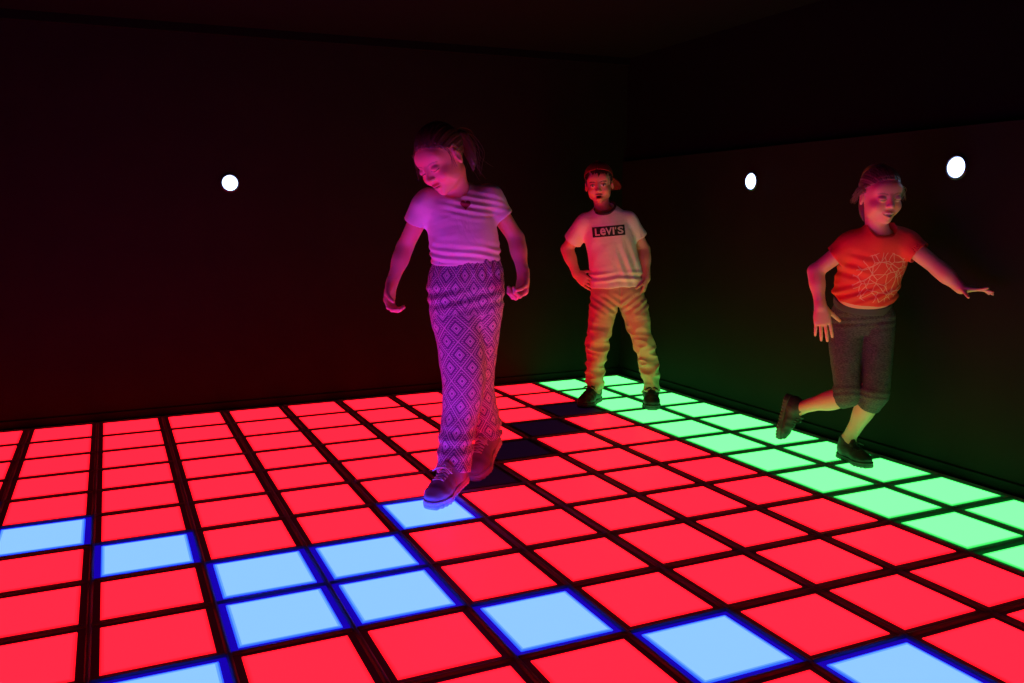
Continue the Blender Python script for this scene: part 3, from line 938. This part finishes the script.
# ------------------------------------------------------------------ boy in the cap
t2 = person((3.0939, -.7169, 0), 'boy in white t-shirt, pale trousers and backwards red cap, hand on hip')
sA, sB = (-.220, -.042, 1.020), (.034, -.050, 1.034)
eA, eB = (-.312, .022, .880), (.126, .000, .876)
wA, wB = (-.258, -.030, .738), (.128, -.085, .716)
H2 = Head((-.138, -.040, 1.246), (-.16, -.97, -.12), (-.09, 0, 1), .99, 'open', 'open')
tor2 = [(-.030, -.05, .655, .100, .075), (-.034, -.05, .69, .112, .085), (-.043, -.05, .72, .112, .085), (-.070, -.05, .90, .126, .090), (-.090, -.05, 1.00, .118, .078), (-.104, -.05, 1.06, .072, .054)]
F = Field((-.42, -.32, -.01), (.30, .16, 1.46), .0032)
F.add(Loft(tor2, n=3, flat=(False, False)), .01)
F.add(Cone((-.103, -.05, 1.03), H2.w((0, -.028, -.065)), .047, .042), .03)
for s_, e_, w_ in ((sA, eA, wA), (sB, eB, wB)):
    F.add(Cone((-.098, -.05, 1.026), s_, .052, .042), .03)
    limb(F, s_, e_, w_, .040, .033, .0245, 1.02, (0, -.3, 0))
H2.build(F)
build_hand(F, wA, (.62, -.60, -.50), (.62, .72, -.08), 1, .90, (.30, .30, .28, .28), .05, .3, .75)
build_hand(F, wB, (-.22, -.26, -.94), (-.95, .22, .1), -1, .88, (.45, .5, .5, .5), .03, .5, .5)
F.add(Cone((-.090, -.05, .60), (-.134, -.075, .36), .068, .050), .03); F.add(Cone((-.134, -.075, .36), (-.150, -.034, .09), .044, .030), .02)
F.add(Cone((.040, -.055, .60), (.104, -.095, .36), .068, .046), .03); F.add(Cone((.104, -.095, .36), (.166, -.092, .09), .040, .028), .02)
F.add(Cone((-.150, -.034, .085), (-.18, -.11, .04), .026, .019), .02); F.add(Cone((.166, -.092, .085), (.158, -.17, .04), .026, .019), .02)
body_mesh(F, H2, t2, (.70, .34, .27), (.07, .04, .025))

F = Field((-.36, -.22, .62), (.20, .12, 1.16), .0038)
tee2 = [(-.040, -.052, .672, .150, .118), (-.043, -.052, .74, .147, .116), (-.058, -.052, .84, .141, .110), (-.078, -.051, .95, .141, .102), (-.094, -.05, 1.030, .122, .084), (-.102, -.05, 1.082, .076, .062), (-.106, -.05, 1.105, .060, .055)]
F.add(Loft(tee2, n=4, flat=(True, False)), .004)
slv = []
for s_, e_, k in ((sA, eA, .66), (sB, eB, .56)):
    F.add(Cone((-.102, -.05, 1.040), s_, .062, .047), .03)
    F.add(Loft([(*lerp(s_, e_, -.10), .046, .048), (*lerp(s_, e_, .25), .051, .054), (*lerp(s_, e_, k), .056, .060)], n=3, flat=(False, True)), .025)
    slv.append(Loft([(*lerp(s_, e_, k - .14), .048, .052), (*lerp(s_, e_, k + .1), .050, .054)], n=1))
def f3(Pn):
    x, z = Pn[:, 0], Pn[:, 2]
    d = .0050 * wob(Pn, 30, 31, stretch=(1.1, 1, .55)) + .0018 * wob(Pn, 85, 32)
    # drag lines from his left armpit down to the hem, and a bunched hem
    w_ = np.exp(-((x - .02) / .06) ** 2 - ((z - .80) / .10) ** 2)
    d += .0075 * w_ * np.sin((x * .95 + .38 * z) * 120)
    w_ = np.exp(-((z - .730) / .030) ** 2)
    d += .0070 * w_ * np.sin((z + .16 * np.abs(x + .04)) * 150 + wob(Pn, 16, 33) * 1.6)
    return d
F.disp(f3)
shirt_holes(F, Loft([(-.108, -.068, 1.068, .054, .054), (-.116, -.080, 1.16, .064, .064)], n=1), .05, slv, Loft([(-.040, -.052, .65, .142, .110), (-.040, -.052, .690, .142, .110)], n=1))
tee, V, Q = finish('t_shirt', F, M['tee_white_boy'], t2)
bv = bvh_of(V, Q)
o_, ex, ez = (-.092, -.05, .984), (1, .02, .085), (-.085, 0, 1)
bx, bz_ = .0900, .0285
V2, T2 = tri_subdivide([(-bx, -bz_), (bx, -bz_), (bx, bz_), (-bx, bz_)], [(0, 1, 2), (0, 2, 3)], .008)
box = obj('box_print', drape(V2, T2, bv, o_, ex, ez, .0014), M['print_dark'], tee); box['label'] = 'dark rectangular chest print'
for txt, dx, wd in (('L', -.064, .025), ('e', -.0345, .030), ('V', -.002, .036), ('I', .0235, .0095), ("'", .0365, .007), ('S', .0640, .034)):
    v2, t2_ = text_shape(txt, .05)
    cen = (v2.min(0) + v2.max(0)) / 2; ext_ = v2.max(0) - v2.min(0)
    v2 = (v2 - cen) * A([wd / ext_[0], (.040 if txt != "'" else .013) / ext_[1]]) + A([dx, 0 if txt != "'" else .0130])
    v2, t2_ = tri_subdivide(v2, t2_, .008)
    obj('letter', drape(v2, t2_, bv, o_, ex, ez, .0026), M['print_light'], box)
# ribbed collar ring round the neck opening
ring = []
for a in np.linspace(0, 2 * math.pi, 41):
    px, py = -.1085 + .0590 * math.cos(a), -.069 + .0575 * math.sin(a)
    hit = bv.ray_cast(Vector((px, py, 1.3)), Vector((0, 0, -1)))
    ring.append([px, py, (hit[0].z if hit[0] is not None else 1.06)])
ring = A(ring); z_ = ring[:-1, 2]; z_ = sum(np.roll(z_, k) for k in range(-4, 5)) / 9; ring[:-1, 2] = z_; ring[-1] = ring[0]
MB().tube(ring + A([0, 0, .002]), .0075, 10).build('collar', M['collar_dark'], tee, smooth=True)['label'] = 'dark ribbed collar'

lA = [(-.085, -.05, .63, .086, .104), (-.108, -.056, .55, .078, .100), (-.117, -.062, .49, .072, .092), (-.137, -.078, .375, .066, .076), (-.150, -.066, .24, .055, .066), (-.152, -.036, .075, .048, .060)]
lB = [(.034, -.05, .63, .086, .104), (.066, -.060, .55, .078, .100), (.084, -.072, .49, .070, .090), (.108, -.096, .375, .059, .074), (.147, -.100, .25, .050, .062), (.168, -.092, .075, .046, .058)]
F = Field((-.26, -.22, .04), (.26, .10, .77), .0034)
F.add(Loft([(-.038, -.05, .735, .126, .098), (-.034, -.05, .68, .138, .108), (-.029, -.05, .62, .146, .112), (-.024, -.052, .565, .120, .096)], n=3, flat=(True, True)), .01)
F.add(Loft(lA, n=4, flat=(False, True)), .012); F.add(Loft(lB, n=4, flat=(False, True)), .012)
def f4(Pn):
    x, z = Pn[:, 0], Pn[:, 2]
    lo = 1 / (1 + np.exp((z - .42) / .035))
    up = 1 - lo
    a = wob(Pn, 105, 41, 9, stretch=(.42, .42, 1.0)); b_ = wob(Pn, 62, 44, 9, stretch=(.55, .4, 1.0))
    fold = (.55 - np.abs(a)) * 1.0 + (.5 - np.abs(b_)) * 1.1
    d = (.0060 + .0150 * lo) * (fold - .45) * (.8 + .35 * wob(Pn, 20, 47))
    d += .0030 * wob(Pn, 44, 46, stretch=(1, 1, .6))
    w_ = np.exp(-((z - .58) / .05) ** 2)
    d += .0042 * w_ * np.sin((z * .9 - .75 * np.abs(x + .022)) * 150 + wob(Pn, 22, 43) * 2.2)
    d -= .005 * np.exp(-((x + .024) / .006) ** 2) * (z > .56) * (Pn[:, 1] < -.05)
    return d
F.disp(f4)
F.sub(Loft([(-.152, -.04, .10, .042, .054), (-.152, -.035, .05, .043, .055)], n=1), .003)
F.sub(Loft([(.164, -.093, .10, .040, .052), (.170, -.092, .05, .041, .053)], n=1), .003)
finish('trousers', F, M['khaki'], t2)

F = Field((-.28, -.18, 1.12), (.02, .14, 1.42), .0032)
hair_shell(F, H2, (0, -.012, .020), (.0765, .090, .084), lambda q: np.where(q[:, 1] > .022, .044 + .008 * np.sin(q[:, 0] * 190) + .006 * np.sin(q[:, 0] * 430 + 1) + .32 * np.abs(q[:, 0] + .03) * (q[:, 0] < .05) - 1.0 * np.clip(np.abs(q[:, 0]) - .05, 0, 1), np.where(q[:, 1] > -.045, -.010, -.055)), .0018, 46, 51)
hr2, V, Q = finish('hair', F, M['hair_brown'], t2, 1)
F = Field((-.30, -.20, 1.14), (.06, .20, 1.43), .0032)
F.add(H2.E((0, -.022, .040), (.0815, .0985, .082)), .004)
F.sub(H2.E((0, -.020, .034), (.0765, .0935, .080)), .003)
def capkeep(x, y, z):
    Pn = np.stack(np.broadcast_arrays(x, y, z), -1).reshape(-1, 3).astype(float); q = H2.local(Pn)
    op = ((q[:, 0] / .036) ** 2 + ((q[:, 2] - .070) / .026) ** 2 - 1) * .02      # strap opening over the forehead
    op = np.where(q[:, 1] > .03, -op, -1)
    return ((.046 + .62 * q[:, 1] - q[:, 2]) * .85 * H2.s).reshape(np.broadcast_shapes(x.shape, y.shape, z.shape))
F.clip(capkeep, .003)
def panels(Pn):
    q = H2.local(Pn); a = np.arctan2(q[:, 0], q[:, 1] + .02)
    return -.0022 * np.exp(-(np.sin(a * 3) / .10) ** 2)
F.disp(panels)
cap, V, Q = finish('cap', F, M['cap_red'], t2, 1); cap['label'] = 'red cap worn backwards'
MB().lathe([(.009, -.004), (.009, .002), (.006, .005), (.001, .006)], 20).build('button', M['cap_red'], cap, smooth=True).location = Vector(H2.w((0, -.022, .1225)))
bd = unit(A([.62, .78, 0])); bs = A([bd[1], -bd[0], 0]); tl = math.radians(48)
bf = bd * math.cos(tl) + A([0, 0, -1]) * math.sin(tl); bu = np.cross(bs, bf); bu = bu if bu[2] > 0 else -bu
RL = np.stack([bf, bs, bu])
F = Field((-.30, -.24, 1.10), (.16, .24, 1.40), .0030)
F.add(Ell((H2.c + bd * .112 + A([0, 0, -.012])), A((.070, .072, .040)) * H2.s, RL), .004)
F.sub(Ell((H2.c + bd * .112 + A([0, 0, -.018])), A((.074, .070, .038)) * H2.s, RL), .002)
F.sub(H2.E((0, -.022, .034), (.079, .096, .080)), .002)
F.clip(lambda x, y, z: -((x - (H2.c + bd * .112 + A([0, 0, -.004]))[0]) * RL[2][0] + (y - (H2.c + bd * .112 + A([0, 0, -.004]))[1]) * RL[2][1] + (z - (H2.c + bd * .112 + A([0, 0, -.004]))[2]) * RL[2][2]))
finish('brim', F, M['cap_red'], cap, 1)

SH_b = shoe_mesh(.25)
add_shoe(t2, SH_b, (-.128, .010, .001), (-.46, -.888, 0), (0, 0, 1), M['black_rubber'], M['dark_sole'], M['black_lace'])
add_shoe(t2, SH_b, (.170, -.030, .001), (-.08, -.996, 0), (0, 0, 1), M['black_rubber'], M['dark_sole'], M['black_lace'], -1)

# ------------------------------------------------------------------ girl in the coral t-shirt
t3 = person((3.3388, -2.2712, 0), 'smiling girl in coral t-shirt and grey leggings running with one foot lifted')
sA, sB = (-.110, -.107, .948), (.092, -.157, .962)
eA, eB = (-.230, -.060, .838), (.196, -.245, .856)
wA, wB = (-.216, -.098, .695), (.252, -.315, .785)
H3 = Head((-.029, -.192, 1.147), (.10, -.97, -.16), (-.02, 0, 1), 1.0, 'smile', 'shut')
tor3 = [(.012, .03, .645, .095, .072), (.008, .02, .66, .104, .078), (-.004, .0, .70, .106, .080), (-.002, -.058, .81, .114, .083), (0, -.102, .90, .110, .072), (0, -.128, .96, .070, .052)]
F = Field((-.33, -.46, -.01), (.40, .34, 1.30), .0032)
F.add(Loft(tor3, side=(1, -.1, 0), n=3, flat=(False, False)), .01)
F.add(Cone((0, -.125, .93), H3.w((0, -.028, -.062)), .046, .043), .03)
for s_, e_, w_ in ((sA, eA, wA), (sB, eB, wB)):
    F.add(Cone((0, -.122, .925), s_, .048, .039), .03)
    limb(F, s_, e_, w_, .037, .030, .0220, .98, (0, -.3, 0))
H3.build(F)
build_hand(F, wA, (.14, -.12, -.98), (.15, .98, 0), 1, .90, (.22, .16, .16, .22), .08, .1, .75)
build_hand(F, wB, (.66, -.72, .02), (.0, .10, -1.0), -1, .72, (-.10, .08, .20, .30), .16, .1, .9)
kA, kB, aA, aB = (-.050, -.018, .306), (.036, -.075, .312), (-.200, .155, .208), (-.016, .055, .085)
F.add(Cone((-.044, .045, .60), kA, .054, .041), .02); limb(F, lerp((-.040, .045, .60), kA, .9), kA, aA, .048, .042, .027, .98, (0, .3, -.8))
F.add(Cone((.066, .012, .60), kB, .054, .041), .01); limb(F, lerp((.066, .012, .60), kB, .9), kB, aB, .048, .042, .027, .98, (0, 1, 0))
fA = unit((-.20, -.06, -.98)); uA = unit((.80, -.55, -.1)); uA = unit(uA - fA * (uA @ fA))
F.add(Cone(aA, A(aA) + fA * .07 - uA * .04, .027, .017), .02); F.add(Cone(aB, (.008, -.02, .038), .027, .017), .02)
body_mesh(F, H3, t3, (.70, .34, .27), (.34, .19, .13))

F = Field((-.30, -.32, .66), (.26, .16, 1.04), .0036)
tee3 = [(-.008, .006, .640, .122, .098), (-.006, .002, .700, .126, .099), (-.005, -.015, .74, .130, .100), (-.002, -.052, .82, .132, .098), (0, -.098, .90, .126, .086), (0, -.126, .965, .088, .066), (-.003, -.142, 1.008, .062, .056), (-.006, -.150, 1.028, .055, .052)]
F.add(Loft(tee3, side=(1, -.1, 0), n=4, flat=(True, False)), .004)
slv = []
for s_, e_, k in ((sA, eA, .44), (sB, eB, .42)):
    F.add(Cone((-.003, -.136, .968), s_, .060, .045), .03)
    F.add(Loft([(*lerp(s_, e_, -.12), .044, .044), (*lerp(s_, e_, .25), .046, .046), (*lerp(s_, e_, k), .046, .047)], side=(0, 1, .2), n=3, flat=(False, True)), .025)
    slv.append(Loft([(*lerp(s_, e_, k - .14), .041, .042), (*lerp(s_, e_, k + .12), .042, .043)], side=(0, 1, .2), n=1))
def f5(Pn):
    x, z = Pn[:, 0], Pn[:, 2]
    d = .0040 * wob(Pn, 34, 61) + .0016 * wob(Pn, 90, 62)
    w_ = np.exp(-((z - .745) / .040) ** 2)
    d += .0060 * w_ * np.sin((z - .42 * x) * 150 + wob(Pn, 18, 63) * 1.2)
    w_ = np.exp(-((x + .10) / .05) ** 2 - ((z - .85) / .06) ** 2)
    d += .0055 * w_ * np.sin((z + .3 * x) * 140)
    return d
F.disp(f5)
shirt_holes(F, Loft([(-.004, -.160, .996, .049, .046), (-.010, -.186, 1.07, .060, .062)], n=1), .05, slv, Loft([(-.008, .008, .62, .115, .090), (-.006, .0, .715, .117, .091)], side=(1, -.1, 0), n=1))
F.clip(lambda x, y, z: (.736 + .42 * y - z) * .92 + 0 * x, .004)
tee, V, Q = finish('t_shirt', F, M['coral'], t3, uv=lambda V: np.stack([np.where(V[:, 1] < -.04, V[:, 0] - .008, 9), V[:, 2] - .815], 1))
gA = [(-.046, .045, .63, .074, .088), (-.053, .030, .52, .068, .080), (-.056, .006, .41, .058, .066), (-.052, -.016, .335, .056, .058)]
gB = [(.064, .014, .63, .074, .088), (.060, -.010, .52, .067, .080), (.052, -.048, .41, .058, .066), (.042, -.074, .335, .054, .057)]
F = Field((-.17, -.18, .20), (.20, .17, .74), .0034)
hA, hB = lerp(kA, aA, .17), lerp(kB, aB, .22)
F.add(Loft([(-.004, .004, .730, .110, .086), (.004, .016, .665, .120, .092), (.012, .030, .615, .126, .096), (.014, .034, .570, .108, .084)], side=(1, -.1, 0), n=3, flat=(True, True)), .01)
F.add(Loft(gA, n=3, flat=(False, False)), .015)
F.add(Loft([(*A(kA), .055, .055), (*hA, .051, .051)], side=(1, .7, 0), n=2, flat=(False, True)), .02)
G = Field((-.17, -.18, .20), (.20, .17, .74), .0034)
G.add(Loft(gB, n=3, flat=(False, False)), .01)
G.add(Loft([(*A(kB), .053, .053), (*hB, .049, .049)], n=2, flat=(False, True)), .02)
F.f = smin(F.f, G.f, F32(.005))
F.clip(lambda x, y, z: (z - .712 - .40 * y) * .92 + 0 * x, .003)
def f6(Pn):
    x, z = Pn[:, 0], Pn[:, 2]
    d = .0022 * wob(Pn, 40, 71) + .001 * wob(Pn, 100, 72)
    d += .0018 * np.exp(-((z - .62) / .03) ** 2) * np.sin((z - .1 * x) * 210)
    d += .0014 * np.exp(-((z - .32) / .04) ** 2) * np.sin(z * 190 + wob(Pn, 30, 73) * 3.5)
    return d
F.disp(f6)
F.sub(Loft([(*lerp(kA, aA, .10), .046, .046), (*lerp(kA, aA, .25), .045, .045)], side=(1, .7, 0), n=1), .002)
F.sub(Loft([(*lerp(kB, aB, .14), .044, .044), (*lerp(kB, aB, .3), .043, .043)], n=1), .002)
lg, V, Q = finish('leggings', F, M['heather'], t3)
F = Field((-.16, -.14, .58), (.16, .16, .76), .0032)
F.add(Loft([(.004, .018, .64, .1225, .0945), (-.004, .002, .74, .1145, .0900)], side=(1, -.1, 0), n=2), .003)
F.sub(Loft([(.004, .018, .62, .112, .085), (-.004, .002, .77, .106, .081)], side=(1, -.1, 0), n=2), .002)
F.clip(lambda x, y, z: np.abs(z - .698 - .40 * y) * .92 - .015 + 0 * x, .003)
finish('waistband', F, M['waistband'], lg, 1)

F = Field((-.18, -.36, .98), (.14, .06, 1.32), .0032)
hair_shell(F, H3, (0, -.018, .027), (.0745, .092, .084), lambda q: np.where(q[:, 1] > .0, .056 + .30 * (q[:, 1] - .02) - 4.5 * q[:, 0] ** 2, .030 - .085 * np.clip((-.012 - q[:, 1]) / .05, 0, 1)), seed=81)
b0 = H3.w((0, -.094, -.020))
F.add(Cone(H3.w((0, -.080, -.010)), b0, .030, .022), .012)
F.add(Loft([(*b0, .02, .02), (*H3.w((.008, -.108, -.045)), .022, .020), (*H3.w((.012, -.100, -.085)), .016, .015), (*H3.w((.012, -.090, -.115)), .005, .005)], n=3, flat=(False, False)), .01)
hr3, V, Q = finish('hair', F, M['hair_blonde'], t3, 1)
rs = np.random.RandomState(9); cv = []
for i in range(60):
    q = 1 if i % 3 else -1
    a = H3.w((q * .072, -.010 + .03 * rs.rand(), .012 + .034 * rs.rand())); u = rs.rand()
    cv.append([a, H3.w((q * (.083 + .010 * rs.rand()), -.014 + .02 * rs.rand(), .004 + .03 * u)), H3.w((q * (.092 + .016 * rs.rand()), -.028 * rs.rand(), -.018 + .034 * u)), H3.w((q * (.094 + .020 * rs.rand()), -.03 * rs.rand(), -.036 + .034 * u))])
for i in range(44):
    x0 = rs.uniform(-.060, .060); l = .002 + .009 * rs.rand() ** 2
    cv.append([scalp(H3, x0 * (1 - .35 * u), 38 + 150 * u, l * math.sin(math.pi * u)) for u in np.linspace(0, 1, 7)])
locks('loose_strands', M['hair_blonde'], hr3, cv, .0011)

SH_c = shoe_mesh(.210)
add_shoe(t3, SH_c, A(aA) - fA * .050 - uA * .072, fA, uA, M['black_mesh'], M['dark_sole'], M['black_lace'])
add_shoe(t3, SH_c, (-.032, .100, .001), (.28, -.96, 0), (0, 0, 1), M['black_mesh'], M['dark_sole'], M['black_lace'], -1)

# =================================================================== VIEW
w = bpy.data.worlds.new('dark'); sc.world = w; w.use_nodes = True
w.node_tree.nodes['Background'].inputs[0].default_value = (0, 0, 0, 1)
sc.view_settings.view_transform = 'Standard'; sc.view_settings.look = 'None'
sc.view_settings.exposure = 0; sc.view_settings.gamma = 1; sc.view_settings.use_curve_mapping = False
sc.cycles.max_bounces = 6; sc.cycles.use_denoising = True; sc.cycles.use_light_tree = True
